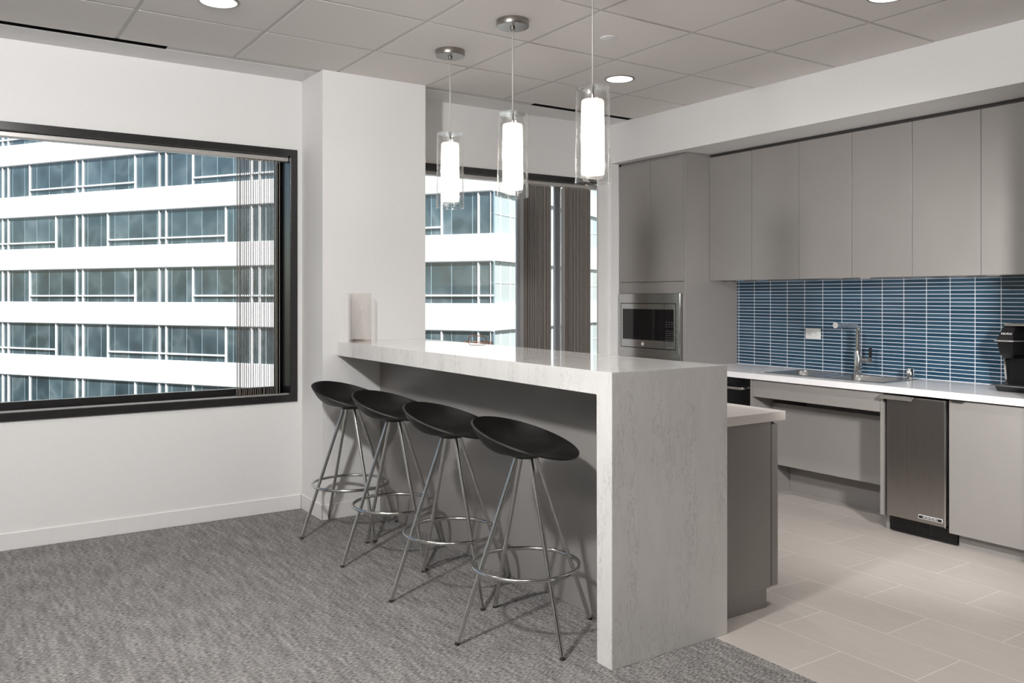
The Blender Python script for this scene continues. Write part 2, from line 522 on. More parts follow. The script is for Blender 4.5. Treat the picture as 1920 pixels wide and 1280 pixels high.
# slot diffusers
for k, (a0, a1) in enumerate(SL):
    cx0 = (a0 + a1) / 2
    r = thing('slot_diffuser', ['long black slot diffuser in the ceiling above the large left window', 'short black slot diffuser in the ceiling behind the pendant lights'][k], 'air vent', (cx0, 4.925, H), 'slot diffusers along the window wall')
    b = bm_new(); box(b, a0, a1, 4.897, 4.954, H + .022, H + .028); obj('slot_recess', b, 'black', r)
    b = bm_new(); box(b, a0, a1, 4.8955, 4.899, H + .001, H + .024); box(b, a0, a1, 4.952, 4.9555, H + .001, H + .024)
    box(b, a1 - .004, a1, 4.899, 4.952, H + .001, H + .024); box(b, a0, a1, 4.922, 4.927, H + .010, H + .023)
    obj('slot_frame', b, 'frame', r)

# windows
def window(n, w, mull, x_l, x_r):
    x0, x1, z0, z1 = w; tw = .045
    r = bpy.data.objects.new('window_%d' % n, None); COL.objects.link(r); r.location = ((x0 + x1) / 2, YW, z0); r['kind'] = 'structure'
    b = bm_new()
    box(b, x0, x1, YW - .012, YW + .2, z1 - tw, z1, .002); box(b, x0, x1, YW - .012, YW + .2, z0, z0 + tw, .002)
    if x_r: box(b, x1 - tw, x1, YW - .012, YW + .2, z0 + tw, z1 - tw, .002)
    if x_l: box(b, x0, x0 + tw, YW - .012, YW + .2, z0 + tw, z1 - tw, .002)
    obj('window_frame', b, 'frame', r)
    b = bm_new(); box(b, x0, x1 - (tw if x_r else 0), YW + .185, YW + .225, z0 + tw, z0 + tw + .035); box(b, x0, x1, YW + .185, YW + .225, z1 - tw - .006, z1 - tw)
    box(b, x1 - tw - .03, x1 - tw, YW + .185, YW + .225, z0 + tw, z1 - tw) if x_r else None
    obj('glazing_bead', b, 'frame', r)
    b = bm_new(); box(b, x0 + .01, x1 - (tw if x_r else 0) - .002, YW + .01, YW + .06, z0 + tw - .001, z0 + tw + .004)
    obj('sill_track', b, 'headrail', r, 'pale grey metal strip along the sill')
    b = bm_new(); box(b, x0 + .002, x1 - .002, YW + .20, YW + .206, z0 + tw, z1 - tw); obj('pane', b, 'pane', r)
    for a0, a1 in mull:
        b = bm_new(); box(b, a0, a1, YW + .18, YW + .199, z0 + tw, z1 - tw, .003); obj('mullion', b, 'mullion', r)
window(1, W1, [], True, True)
window(2, W2, [(3.672, 3.714), (4.034, 4.096)], False, False)

# vertical blinds: headrail and gathered vanes, almost edge-on to the camera at the left window
def blind(label, hx0, hx1, stacks, ang):
    r = thing('vertical_blind', label, 'blind', ((hx0 + hx1) / 2, YW + .05, 2.216), 'vertical blinds at the windows')
    b = bm_new(); box(b, hx0, hx1, YW + .025, YW + .075, 2.189, 2.2165, .003); obj('headrail', b, 'headrail', r)
    for (a0, a1, n) in stacks:
        b = bm_new(); rr = random.Random(int(a0 * 100))
        for i in range(n):
            x = a0 + (a1 - a0) * i / (n - 1) + rr.uniform(-.002, .002)
            a = math.radians(ang + rr.uniform(-1.5, 1.5)); hw = .044; tk = .0007
            dx, dy = math.sin(a), math.cos(a); bow = .0025
            # gently bowed vane, 0.7 mm thick
            pts = []
            for s_ in (-1, -.5, 0, .5, 1):
                o_ = bow * (1 - s_ * s_)
                pts.append((x + dx * hw * s_ + dy * o_, YW + .05 + dy * hw * s_ - dx * o_))
            poly = [(px - dy * tk, py + dx * tk) for px, py in pts] + [(px + dy * tk, py - dx * tk) for px, py in pts[::-1]]
            prism(b, poly, 'z', .732, 2.182)
            box(b, x - .003, x + .003, YW + .046, YW + .054, 2.180, 2.192)
        obj('vanes', b, 'slat', r)
    return r
blind('vertical blind of the left window, vanes gathered at its right end', -2.5, 1.826, [(1.512, 1.775, 24)], 17.5)
blind('vertical blind of the window behind the bar, two dark closed stacks', 2.62, 4.60, [(3.628, 3.885, 17), (4.018, 4.270, 18)], 17.5)

# ------------------------------------------------------------------ ceiling fittings
def downlight(x, y, label):
    r = thing('recessed_downlight', label, 'ceiling light', (x, y, H), 'recessed round downlights')
    b = bm_new(); lathe(b, [(.080, -.001), (.080, .0), (.082, -.004), (.094, -.003), (.096, .0005)], (x, y, H)); obj('trim_ring', b, 'canopy', r)
    b = bm_new(); lathe(b, [(0, -.0025), (.081, -.0025), (.081, -.0005), (0, -.0005)], (x, y, H)); obj('lens', b, 'downlight', r)
    lamp('downlight_and_fill_lamp', 'SPOT', (x, y, H - .012), (x, y, 0), 62, (1, .96, .92), shadow_soft_size=.07, spot_size=math.radians(112), spot_blend=.8)
downlight(3.53, 4.047, 'lit round downlight between the right pendant and the kitchen soffit')
downlight(1.069, 4.018, 'lit round downlight above the large left window')
downlight(3.562, 2.251, 'lit round downlight at the top edge of the photo, nearest the cabinets')
# added fill lamps out of view, set out like the downlights but without fittings
for x, y in ((-1.4, 4.0), (-1.4, 1.6), (1.07, 1.6), (3.56, .4), (-1.4, -.8), (1.07, -.8), (3.0, -1.4)):
    lamp('downlight_and_fill_lamp', 'SPOT', (x, y, H - .012), (x, y, 0), 62, (1, .96, .92), shadow_soft_size=.08, spot_size=math.radians(112), spot_blend=.8)
b = bm_new(); lathe(b, [(0, -.004), (.041, -.004), (.044, -.002), (.044, 0), (0, 0)], (2.922, 3.438, H))
o = obj('sprinkler_cover', b, 'white_plastic'); tag(o, 'small round white sprinkler cover plate on the ceiling', 'sprinkler')

# pendants (built about the ceiling point, +z up)
def make_pendant():
    r = thing('pendant_light', '', 'pendant light', (2.345, 4.104, H), 'glass pendants over the bar')
    b = bm_new(); lathe(b, [(0, 0), (.079, 0), (.081, -.003), (.081, -.031), (.079, -.034), (.012, -.034), (.012, -.046), (.006, -.052), (0, -.052)]); local('ceiling_canopy', b, 'canopy', r)
    b = bm_new(); tube(b, [(0, 0, -.045), (0, 0, -.478)], .0032, 8); local('cord', b, 'cord', r)
    b = bm_new(); lathe(b, [(0, -.45), (.009, -.45), (.009, -.452), (.007, -.458), (.007, -.512), (0, -.512)], n=20); local('stem', b, 'chrome', r)
    # clear outer glass: thick walled, closed top with a hole, open bottom, waist slightly pinched
    b = bm_new(); zt, zb = -.456, -.872; pr = []
    def R(z): u = (zt - z) / (zt - zb); return .0742 + .003 * u - .0022 * math.exp(-((u - .45) / .09) ** 2)
    n = 30
    pr.append((.010, zt)); pr.append((.070, zt)); pr.append((.0735, zt - .003))
    for i in range(1, n): z = zt - .004 + (zb - zt + .004) * i / n; pr.append((R(z), z))
    pr.append((R(zb), zb))
    pr.append((R(zb) - .004, zb))
    for i in range(n - 1, 0, -1): z = zt - .010 + (zb - zt + .010) * i / n; pr.append((R(z) - .004 - .0012 * math.sin(z * 60), z))
    pr.append((.068, zt - .008)); pr.append((.010, zt - .008)); pr.append((.010, zt))
    lathe(b, pr, n=64); local('outer_glass', b, 'lampglass', r)
    b = bm_new(); t0, t1 = -.511, -.845
    lathe(b, [(0, t0), (.044, t0), (.0485, t0 - .004), (.0495, t0 - .01), (.0505, t1 + .03), (.0500, t1 + .012), (.0470, t1 + .012), (.0465, t0 - .02), (0, t0 - .02)], n=48)
    local('opal_shade', b, 'opal', r, 'white glowing inner glass tube')
    b = bm_new(); lathe(b, [(0, -.60), (.014, -.60), (.018, -.64), (.03, -.69), (.03, -.72), (.018, -.75), (0, -.755)], n=24); local('bulb', b, 'downlight', r)
    return r
p0 = make_pendant()
for k, (y, lb) in enumerate(((4.104, 'glass cylinder pendant with glowing white core, nearest the white column'), (3.484, 'middle glass cylinder pendant of the row over the bar'), (2.864, 'glass cylinder pendant nearest the waterfall end, hanging over the grey cabinets'))):
    p = p0 if k == 0 else copy_tree(p0)
    p.location = (2.345, y, H); p['label'] = lb

# ------------------------------------------------------------------ bar
BX0, BX1, BY0, BZ = 1.998, 2.598, 2.332, 1.067
b = bm_new()
prism(b, [(BY0, 0), (BY0, BZ), (PY0 - .001, BZ), (PY0 - .001, BZ - .084), (BY0 + .084, BZ - .084), (BY0 + .084, 0)], 'x', BX0, BX1)
bmesh.ops.bevel(b, geom=[e for e in b.edges], offset=.0015, segments=2, affect='EDGES')
me_o = obj('waterfall_bar_top', b, 'quartz_top'); me_o.data.materials.append(M['quartz'])
for f in me_o.data.polygons:
    if abs(f.normal.z) < .5 and (abs(f.normal.y) > .5 or f.center.z < BZ - .09): f.material_index = 1
tag(me_o, 'white grey-veined quartz bar top folding down into a waterfall end', 'bar counter')

r = thing('bar_cabinet', 'dark grey cabinet block carrying the bar, under the quartz top', 'cabinet', (2.6, 3.6, 0))
b = bm_new(); box(b, 2.282, 2.36, BY0 + .0855, PY0 - .001, .0, BZ - .0855); obj('back_panel', b, 'lam', r)
b = bm_new(); box(b, 2.603, 2.988, 2.437, 5.14, .082, .803, .001); obj('carcass', b, 'lam', r)
b = bm_new(); box(b, 2.36, 2.585, BY0 + .0855, PY0 - .001, .0, BZ - .0855); obj('knee_wall', b, 'lam', r)
b = bm_new(); box(b, 2.603, 2.960, 2.438, 5.14, 0, .082); obj('toe_kick', b, 'lam', r)
b = bm_new(); box(b, 2.990, 3.010, 2.439, 2.46, .086, .795); obj('corner_gap', b, 'lamedge', r)
for k in range(5):
    y0 = 2.437 + k * .54
    d = bm_new(); box(d, 2.994, 3.036, y0 + .001, y0 + .537, .084, .786, .0015); dd = obj('door', d, 'lam', r)
    d = bm_new(); box(d, 3.036, 3.046, y0 + .40, y0 + .50, .776, .779); obj('pull', d, 'satin', dd)
b = bm_new(); box(b, 2.602, 3.055, 2.412, 5.17, .804, .843, .0015)
tag(obj('low_worktop', b, 'worktop'), 'lower beige-white worktop behind the waterfall end of the bar', 'worktop')

# copper wire basket standing on the lower worktop, its handle just showing over the bar
r = thing('wire_basket', 'copper wire basket whose handle peeks above the bar near the window', 'basket', (2.765, 4.50, .843))
b = bm_new(); bx, by, bz = 2.765, 4.50, .8465
def rect(w, l, z, rad=.02):
    pts = []
    for cx, cy, a0 in ((w - rad, l - rad, 0), (-w + rad, l - rad, 90), (-w + rad, -l + rad, 180), (w - rad, -l + rad, 270)):
        for k in range(5):
            a = math.radians(a0 + 22.5 * k); pts.append((bx + cx + rad * math.cos(a), by + cy + rad * math.sin(a), z))
    return pts
for z in (bz, bz + .07, bz + .14, bz + .211): tube(b, rect(.075, .075, z), .0022, 6, closed=True)
for k in range(7):
    for sx in (-1, 1):
        t_ = -.055 + .11 * k / 6
        tube(b, [(bx + sx * .075, by + t_, bz), (bx + sx * .075, by + t_, bz + .211)], .0014, 5); tube(b, [(bx + t_, by + sx * .075, bz), (bx + t_, by + sx * .075, bz + .211)], .0014, 5)
    tube(b, [(bx - .075, by - .055 + .11 * k / 6, bz), (bx + .075, by - .055 + .11 * k / 6, bz)], .0014, 5)
obj('cage', b, 'copper', r)
b = bm_new(); tube(b, [(bx - .045, by + .035, bz + .211), (bx - .043, by + .033, bz + .238), (bx - .034, by + .027, bz + .249), (bx + .034, by - .027, bz + .249), (bx + .043, by - .033, bz + .238), (bx + .045, by - .035, bz + .211)], .0028, 8); obj('handle', b, 'copper', r)

# vase
r = thing('glass_vase', 'clear straight-sided glass vase on the bar against the white column', 'vase', (2.112, 4.795, BZ))
b = bm_new(); lathe(b, [(.0665, .001), (.0685, .004), (.0690, .29), (.0682, .2925), (.0668, .29), (.0655, .022)], (2.112, 4.795, BZ), 64); obj('wall', b, 'vase', r)
b = bm_new(); lathe(b, [(0, .0005), (.0675, .0005), (.0683, .004), (.0683, .012), (.066, .018), (.040, .020), (0, .017)], (2.112, 4.795, BZ), 64); obj('thick_base', b, 'vasebase', r, 'thick faintly brown glass base')

# ------------------------------------------------------------------ bar stools
def make_stool():
    r = thing('bar_stool', '', 'bar stool', (0, 0, 0), 'black seated chrome bar stools along the bar')
    RT, RB, ZT = .040, .296, .709
    for k in range(4):
        a = k * PI / 2; ca, sa = math.cos(a), math.sin(a)
        b = bm_new(); f0 = Vector((RB * ca, RB * sa, .006)); f1 = Vector((RT * ca, RT * sa, ZT))
        tube(b, [f0, f1], .0092, 16); lg = local('leg', b, 'satin', r)
        b = bm_new(); dv = (f1 - f0).normalized(); tube(b, [f0 - dv * .006, f0 + dv * .004], .0100, 14); local('foot_cap', b, 'rubber', lg)
    b = bm_new(); zr = .272; rr = RB + (RT - RB) * (zr / ZT) + .0155
    tube(b, [(rr * math.cos(2 * PI * i / 72), rr * math.sin(2 * PI * i / 72), zr) for i in range(72)], .0082, 12, closed=True)
    local('foot_ring', b, 'satin', r)
    b = bm_new(); lathe(b, [(0, .698), (.050, .698), (.056, .701), (.066, .711), (0, .712)], n=40); local('mount', b, 'black_plastic', r, 'round black mounting plate')
    # seat: round tilted dish, high lip at the back, front edge rolled over
    n = 72; m = 22
    def top(u, th):
        c = math.cos(th)                        # th = 0 : front
        R = .213
        x = R * u * math.cos(th); y = R * u * math.sin(th)
        zc = .721; zr = .780 - .066 * c; roll = .046 * max(0, c) ** 1.3
        p = 3.7 + .7 * max(0, -c) - 1.5 * max(0, c)
        z = zc + (zr - zc + roll) * u ** p
        z -= roll * max(0, (u - .6) / .4) ** 1.7
        return Vector((x, y, z))
    b = bm_new(); ct = b.verts.new(top(0, 0)); T = []
    for j in range(1, m + 1): T.append([b.verts.new(top(j / m, 2 * PI * i / n)) for i in range(n)])
    th = .008
    B = []
    for j in range(m, 0, -1):
        row = []
        for i in range(n):
            u = j / m; a = 2 * PI * i / n
            p = top(u, a); p0_ = top(max(u - .04, 0), a); p1_ = top(min(u, 1), a) if u >= 1 else top(u + .04, a)
            rd = (p1_ - p0_).normalized(); tg = Vector((-math.sin(a), math.cos(a), 0)); nn = rd.cross(tg).normalized()
            if nn.z < 0: nn = -nn
            row.append(b.verts.new(p - nn * th))
        B.append(row)
    cb = b.verts.new(top(0, 0) - Vector((0, 0, th)))
    for i in range(n):
        j = (i + 1) % n
        b.faces.new((ct, T[0][i], T[0][j])); b.faces.new((cb, B[-1][j], B[-1][i]))
    rings = T + B
    for a_, c_ in zip(rings, rings[1:]):
        for i in range(n):
            j = (i + 1) % n; b.faces.new((a_[i], c_[i], c_[j], a_[j]))
    for f in b.faces: f.smooth = True
    st = local('seat', b, 'seat', r)
    return r, st
stool, _ = make_stool()
SEAT_DIR = math.radians(-55)
spots = [((1.947, 2.797), -8, 'black dish seat chrome bar stool nearest the waterfall end of the bar'), ((1.940, 3.385), -3, 'black dish seat chrome bar stool, second from the waterfall end'),
         ((1.952, 3.990), 4, 'black dish seat chrome bar stool, second from the white column'), ((1.958, 4.575), 3, 'black dish seat chrome bar stool standing by the white column')]
stools = [stool] + [copy_tree(stool) for _ in range(3)]
for s_, ((x, y), rz, lb) in zip(stools, spots):
    s_.location = (x, y, 0); s_.rotation_euler = (0, 0, math.radians(rz)); s_['label'] = lb
    for ch in s_.children:
        if ch.name.startswith('seat'): ch.rotation_euler = (0, 0, SEAT_DIR - math.radians(rz))

# ------------------------------------------------------------------ kitchen run
FX = 4.490; CT = .831; CTB = CT - .037
# worktop with a cut-out for the sink
SX0, SX1, SY0, SY1 = 4.585, 4.985, 2.935, 3.79
b = bm_new(); x0, x1, y0, y1 = 4.462, XR - .001, 1.862, 4.4375
xs_ = [x0, SX0 + .012, SX1 - .012, x1]; ys_ = [y0, SY0 + .012, SY1 - .012, y1]
V = {}
for iz, z in enumerate((CTB, CT)):
    for i, x in enumerate(xs_):
        for j, y in enumerate(ys_): V[i, j, iz] = b.verts.new((x, y, z))
for iz in (0, 1):
    for i in range(3):
        for j in range(3):
            if (i, j) == (1, 1): continue
            b.faces.new([V[i, j, iz], V[i + 1, j, iz], V[i + 1, j + 1, iz], V[i, j + 1, iz]])
def side(p, q): b.faces.new([V[p + (0,)], V[q + (0,)], V[q + (1,)], V[p + (1,)]])
for k in range(3):
    side((k, 0), (k + 1, 0)); side((k, 3), (k + 1, 3)); side((0, k), (0, k + 1)); side((3, k), (3, k + 1))
for p, q in (((1, 1), (2, 1)), ((1, 2), (2, 2)), ((1, 1), (1, 2)), ((2, 1), (2, 2))): side(p, q)
tag(obj('kitchen_worktop', b, 'whitetop'), 'long white worktop along the blue mosaic wall', 'worktop')

# mosaic splashback
b = bm_new(); box(b, XR - .009, XR - .0005, 1.862, 4.4375, CT + .0005, 1.456)
tag(obj('mosaic_backsplash', b, 'mosaic'), 'blue glass mosaic splashback of thin stacked tiles with white grout', 'backsplash')

# wall cabinets
UX = 4.749; UZ0, UZ1 = 1.457, 2.369
def wall_cab(ya, yb, label, pulls):
    """ya > yb (runs towards the camera)."""
    r = thing('wall_cabinet', label, 'wall cabinet', ((UX + XR) / 2, (ya + yb) / 2, UZ0), 'grey wall cabinets over the worktop')
    b = bm_new(); box(b, UX + .021, XR - .001, yb + .0005, ya - .0005, UZ0 + .002, UZ1 - .002); obj('carcass', b, 'lam', r)
    b = bm_new(); box(b, UX + .012, XR - .001, yb, ya - .0005, UZ1, 2.391); obj('top_filler', b, 'lamedge', r)
    ym = (ya + yb) / 2
    for k, (a, c_) in enumerate(((ya, ym), (ym, yb))):
        b = bm_new(); box(b, UX, UX + .019, c_ + .0015, a - .0015, UZ0, UZ1, .0012); d = obj('door', b, 'lam', r)
        py = pulls[k]
        b = bm_new(); prism(b, [(UX - .004, UZ0 - .0005), (UX + .016, UZ0 - .0005), (UX + .016, UZ0 - .003), (UX - .002, UZ0 - .003), (UX - .004, UZ0 - .008), (UX - .0055, UZ0 - .008)], 'y', py - .035, py + .035); obj('pull', b, 'satin', d)
    return r
wall_cab(4.438, 3.644, 'grey two-door wall cabinet next to the tall microwave cabinet', (4.14, 3.94))
wall_cab(3.644, 2.847, 'grey two-door wall cabinet above the sink and tap', (3.345, 3.15))
wall_cab(2.847, 2.051, 'grey two-door wall cabinet above the coffee maker', (2.555, 2.38))

# tall microwave cabinet
TXF = 4.50
r = thing('tall_cabinet', 'full height grey cabinet housing the microwave beside the window', 'cabinet', (4.78, 4.80, 0))
b = bm_new(); box(b, TXF + .020, XR - .001, 4.439, 5.163, .09, 2.391); obj('carcass', b, 'lam', r)
b = bm_new(); box(b, TXF + .08, XR - .001, 4.441, 5.163, 0, .09); obj('toe_kick', b, 'lam', r)
b = bm_new(); box(b, TXF, TXF + .0195, 4.439, 4.453, .09, 2.371, .001); box(b, TXF + .002, TXF + .0195, 4.453, 4.468, .869, 1.364); obj('side_edge', b, 'lam', r)
for a, c_ in ((5.163, 4.806), (4.803, 4.455)):
    b = bm_new(); box(b, TXF - .002, TXF + .0185, c_, a, 1.454, 2.371, .0012); d = obj('door', b, 'lam', r)
    py = 4.88 if a > 5 else 4.72
    b = bm_new(); box(b, TXF - .006, TXF + .014, py - .04, py + .04, 1.4505, 1.453); obj('pull', b, 'satin', d)
for z0_, z1_ in ((1.364, 1.450), (.812, .869)):
    b = bm_new(); box(b, TXF + .004, TXF + .0195, 4.455, 5.163, z0_, z1_); obj('niche_panel', b, 'lam', r)
b = bm_new(); box(b, TXF, TXF + .0185, 4.455, 5.163, .095, .45, .0012); obj('drawer', b, 'lam', r)
b = bm_new(); box(b, TXF, TXF + .0185, 4.455, 5.163, .454, .808, .0012); obj('drawer', b, 'lam', r)

# microwave
MX = TXF - .014; MY0, MY1, MZ0, MZ1 = 4.470, 5.151, .872, 1.361
r = thing('microwave', 'built-in stainless microwave with dark door window', 'microwave', (4.5, 4.81, MZ0))
def ring(b, x0, x1, o, i, bev=.001):
    (oy0, oy1, oz0, oz1), (iy0, iy1, iz0, iz1) = o, i
    box(b, x0, x1, oy0, oy1, iz1, oz1, bev); box(b, x0, x1, oy0, oy1, oz0, iz0, bev)
    box(b, x0, x1, oy0, iy0, iz0, iz1, bev); box(b, x0, x1, iy1, oy1, iz0, iz1, bev)
IY0, IY1, IZ0, IZ1 = 4.515, 5.128, .944, 1.290
# bowed trim kit built as a curved sheet
b = bm_new(); N = 20
def bowx(y): u = (y - MY0) / (MY1 - MY0); return MX - .012 * (1 - (2 * u - 1) ** 2)
def bowed(b, ya, yb, za, zb, dep=.012):
    ps = [ya + (yb - ya) * k / N for k in range(N + 1)]
    poly = [(bowx(y), y) for y in ps] + [(bowx(y) + dep, y) for y in ps[::-1]]
    prism(b, poly, 'z', za, zb)
bowed(b, MY0, MY1, IZ1, MZ1); bowed(b, MY0, MY1, MZ0, IZ0); bowed(b, MY0, IY0 - .0, IZ0, IZ1); bowed(b, IY1, MY1, IZ0, IZ1)
obj('trim_kit', b, 'steelh', r)
b = bm_new(); box(b, MX + .001, TXF + .0045, MY0 + .002, MY1 - .002, MZ0 + .002, MZ1 - .002); obj('housing', b, 'black_plastic', r)
b = bm_new(); tube(b, [(MX - .004, MY0 + .006, MZ0), (MX - .004, MY0 + .006, MZ1)], .008, 14); obj('trim_roll', b, 'chrome', r, 'bright rolled edge')
b = bm_new(); N = 16; bowed(b, IY0 + .118, IY1 - .006, IZ0 + .006, IZ1 - .006, .010); d = obj('door', b, 'steelh', r)
b = bm_new()
def bowed2(b, ya, yb, za, zb, out):
    ps = [ya + (yb - ya) * k / N for k in range(N + 1)]
    poly = [(bowx(y) - out, y) for y in ps] + [(bowx(y) - out + .002, y) for y in ps[::-1]]
    prism(b, poly, 'z', za, zb)
bowed2(b, IY0 + .119, IY1 - .028, IZ0 + .064, IZ1 - .046, .0015); obj('door_window', b, 'black_glass', d)
b = bm_new(); lathe(b, [(.0105, -.0005), (.0125, .001), (.0145, -.0005), (.0105, -.0005)], n=32)
lathe(b, [(0, 0), (.006, .0005), (.0075, -.0005)], n=20)
for v in b.verts: v.co = Vector((bowx(4.86) - .0015 - v.co.z, 4.862 + v.co.x, IZ0 + .034 + v.co.y))
obj('round_emblem', b, 'letter', d)
b = bm_new(); N = 8; bowed(b, IY0 + .006, IY0 + .115, IZ0 + .006, IZ1 - .006, .010); cpn = obj('control_panel', b, 'steelh', r)
b = bm_new(); bowed2(b, IY0 + .024, IY0 + .115, IZ0 + .064, IZ1 - .046, .0015); obj('keypad', b, 'black_glass', cpn)
b = bm_new()
for row in range(5):
    for c_ in range(4):
        yy = IY0 + .036 + c_ * .020; zz = IZ0 + .074 + row * .0165; box(b, bowx(yy) - .0022, bowx(yy) - .0012, yy - .003, yy + .003, zz - .002, zz + .002)
obj('number_keys', b, 'button', cpn); b = bm_new()
for row in range(3):
    for c_ in range(3):
        yy = IY0 + .038 + c_ * .028; zz = IZ0 + .172 + row * .017; box(b, bowx(yy) - .0022, bowx(yy) - .0012, yy - .006, yy + .006, zz - .0012, zz + .0012)
obj('function_keys', b, 'button', cpn)
b = bm_new(); box(b, bowx(IY0 + .06) - .0035, bowx(IY0 + .06) + .004, IY0 + .028, IY0 + .100, IZ0 + .016, IZ0 + .048, .003); obj('open_button', b, 'steelh', cpn)

# dishwasher
r = thing('dishwasher', 'dark stainless dishwasher front mostly hidden behind the bar', 'dishwasher', (4.7, 4.13, 0))
b = bm_new(); box(b, FX + .02, XR - .02, 3.836, 4.432, .09, .790); obj('tub', b, 'black_plastic', r)
b = bm_new(); box(b, FX, FX + .0195, 3.836, 4.432, .095, .788, .002); d = obj('door', b, 'black_glass', r)
b = bm_new(); tube(b, [(FX - .002, 3.868, .722), (FX - .03, 3.870, .722), (FX - .036, 3.885, .722), (FX - .036, 4.38, .722), (FX - .03, 4.398, .722), (FX - .002, 4.40, .722)], .0095, 12); obj('bar_handle', b, 'satin', d)
b = bm_new(); box(b, FX + .06, XR - .02, 3.838, 4.43, 0, .09); obj('toe_panel', b, 'black_plastic', r)

# accessible sink base: false front, set-back apron, side panels, toe panel
r = thing('sink_base', 'open accessible sink base with shallow grey false front and recessed panel', 'cabinet', (4.7, 3.35, 0))
b = bm_new(); box(b, FX, FX + .019, 2.889, 3.813, .676, .788, .0012); obj('false_front', b, 'lam', r)
b = bm_new(); box(b, FX, XR - .002, 2.866, 2.886, .088, .790, .001); box(b, FX + .06, XR - .002, 2.866, 2.886, 0, .088); obj('side_panel', b, 'lam', r)
b = bm_new(); box(b, FX, XR - .002, 3.8155, 3.832, .088, .790, .001); box(b, FX + .06, XR - .002, 3.8155, 3.832, 0, .088); obj('side_panel', b, 'lam', r)
b = bm_new(); box(b, 4.690, 4.708, 2.888, 3.8125, .207, .622, .0012); obj('apron_panel', b, 'lam', r)
b = bm_new(); box(b, 4.875, 4.893, 2.888, 3.8125, .0, .40); obj('toe_panel', b, 'lam', r)

# undercounter ice maker
r = thing('ice_maker', 'narrow undercounter stainless ice maker with black grille at the floor', 'ice maker', (4.7, 2.67, 0))
IY_0, IY_1 = 2.498, 2.846
b = bm_new(); box(b, FX + .035, XR - .02, IY_0 + .001, IY_1 - .002, .097, .775); obj('body', b, 'black_plastic', r)
b = bm_new(); box(b, FX - .004, FX + .030, IY_0 + .006, IY_1 - .004, .096, .778, .004, 3); d = obj('door', b, 'steel', r)
b = bm_new(); box(b, FX - .0065, FX + .026, IY_0 + .0005, IY_0 + .0055, .094, .780, .001); obj('edge_strip', b, 'chrome', d)
b = bm_new()
prof = [(FX + .012, .779), (FX + .012, .7825), (FX - .024, .7825), (FX - .040, .776), (FX - .047, .762), (FX - .0445, .760), (FX - .038, .772), (FX - .023, .779)]
prism(b, prof, 'y', 2.668, 2.862); obj('handle', b, 'satin', d)
b = bm_new(); box(b, FX - .0065, FX - .004, 2.516, 2.652, .118, .139, .0008); bd = obj('badge', b, 'letter', d)
b = bm_new(); box(b, FX - .0072, FX - .006, 2.519, 2.649, .121, .136); obj('badge_plate', b, 'black_plastic', bd)
text_mesh('badge_lettering', 'HOSHIZAKI', .0165, 'letter', face_mx(FX - .0074, 2.584, .1285), bd, .0003)
b = bm_new(); gx = FX + .050
box(b, gx, gx + .008, 2.464, 2.844, .004, .094)
for k in range(6):
    z = .022 + k * .011
    box(b, gx - .003, gx, 2.474, 2.60, z, z + .0055); box(b, gx - .003, gx, 2.625, 2.69, z, z + .0055); box(b, gx - .003, gx, 2.70, 2.835, z, z + .0055)
box(b, gx - .004, gx, 2.464, 2.844, .004, .017)
g_ = obj('grille', b, 'black_glass', r)
for yy in (2.472, 2.824):
    b = bm_new(); box(b, gx - .002, gx, yy, yy + .008, .078, .086, .001); obj('screw', b, 'satin', g_)

# end base cabinet
r = thing('base_cabinet', 'pale-lit grey base cabinet door at the right edge under the worktop', 'cabinet', (4.75, 2.17, 0))
b = bm_new(); box(b, FX + .021, XR - .002, 1.864, 2.484, .096, .790); obj('carcass', b, 'lam', r)
b = bm_new(); box(b, FX, FX + .019, 1.866, 2.483, .073, .785, .0012); d = obj('door', b, 'lam', r)
b = bm_new(); box(b, FX - .020, FX + .012, 2.392, 2.462, .786, .789); box(b, FX - .020, FX - .0185, 2.392, 2.462, .780, .788); obj('pull', b, 'satin', d)
b = bm_new(); box(b, FX + .058, XR - .002, 1.864, 2.460, 0, .088); obj('toe_kick', b, 'lam', r)

# sink: rim with two round-cornered bowls
r = thing('double_sink', 'stainless double bowl drop-in sink in the white worktop', 'sink', (4.78, 3.36, CT))
def rrect(x0, x1, y0, y1, rad, z, n=7):
    pts = []
    for cx, cy, a0 in ((x1 - rad, y1 - rad, 0), (x0 + rad, y1 - rad, 90), (x0 + rad, y0 + rad, 180), (x1 - rad, y0 + rad, 270)):
        for k in range(n):
            a = math.radians(a0 + 90 * k / (n - 1)); pts.append((cx + rad * math.cos(a), cy + rad * math.sin(a), z))
    return pts
def skin(b, loops, capend=True):
    R_ = [[b.verts.new(p) for p in L] for L in loops]; n = len(R_[0])
    for a, c_ in zip(R_, R_[1:]):
        for i in range(n):
            f = b.faces.new((a[i], a[(i + 1) % n], c_[(i + 1) % n], c_[i])); f.smooth = True
    if capend: b.faces.new(R_[-1])
BW = [(SX0 + .028, SX1 - .075, 3.385, 3.760), (SX0 + .028, SX1 - .075, 2.965, 3.340)]
b = bm_new(); zr = CT + .0035
segx = [SX0, BW[0][0], BW[0][1], SX1]; segy = [SY0, BW[1][2], BW[1][3], BW[0][2], BW[0][3], SY1]
for i in range(3):
    for j in range(5):
        if i == 1 and j in (1, 3): continue
        f = [b.verts.new(p) for p in ((segx[i], segy[j], zr), (segx[i + 1], segy[j], zr), (segx[i + 1], segy[j + 1], zr), (segx[i], segy[j + 1], zr))]; b.faces.new(f)
bmesh.ops.remove_doubles(b, verts=b.verts, dist=1e-5)
skin(b, [[(SX0, SY0, zr), (SX1, SY0, zr), (SX1, SY1, zr), (SX0, SY1, zr)], [(SX0 - .004, SY0 - .004, CT + .0004), (SX1 + .004, SY0 - .004, CT + .0004), (SX1 + .004, SY1 + .004, CT + .0004), (SX0 - .004, SY1 + .004, CT + .0004)]], False)
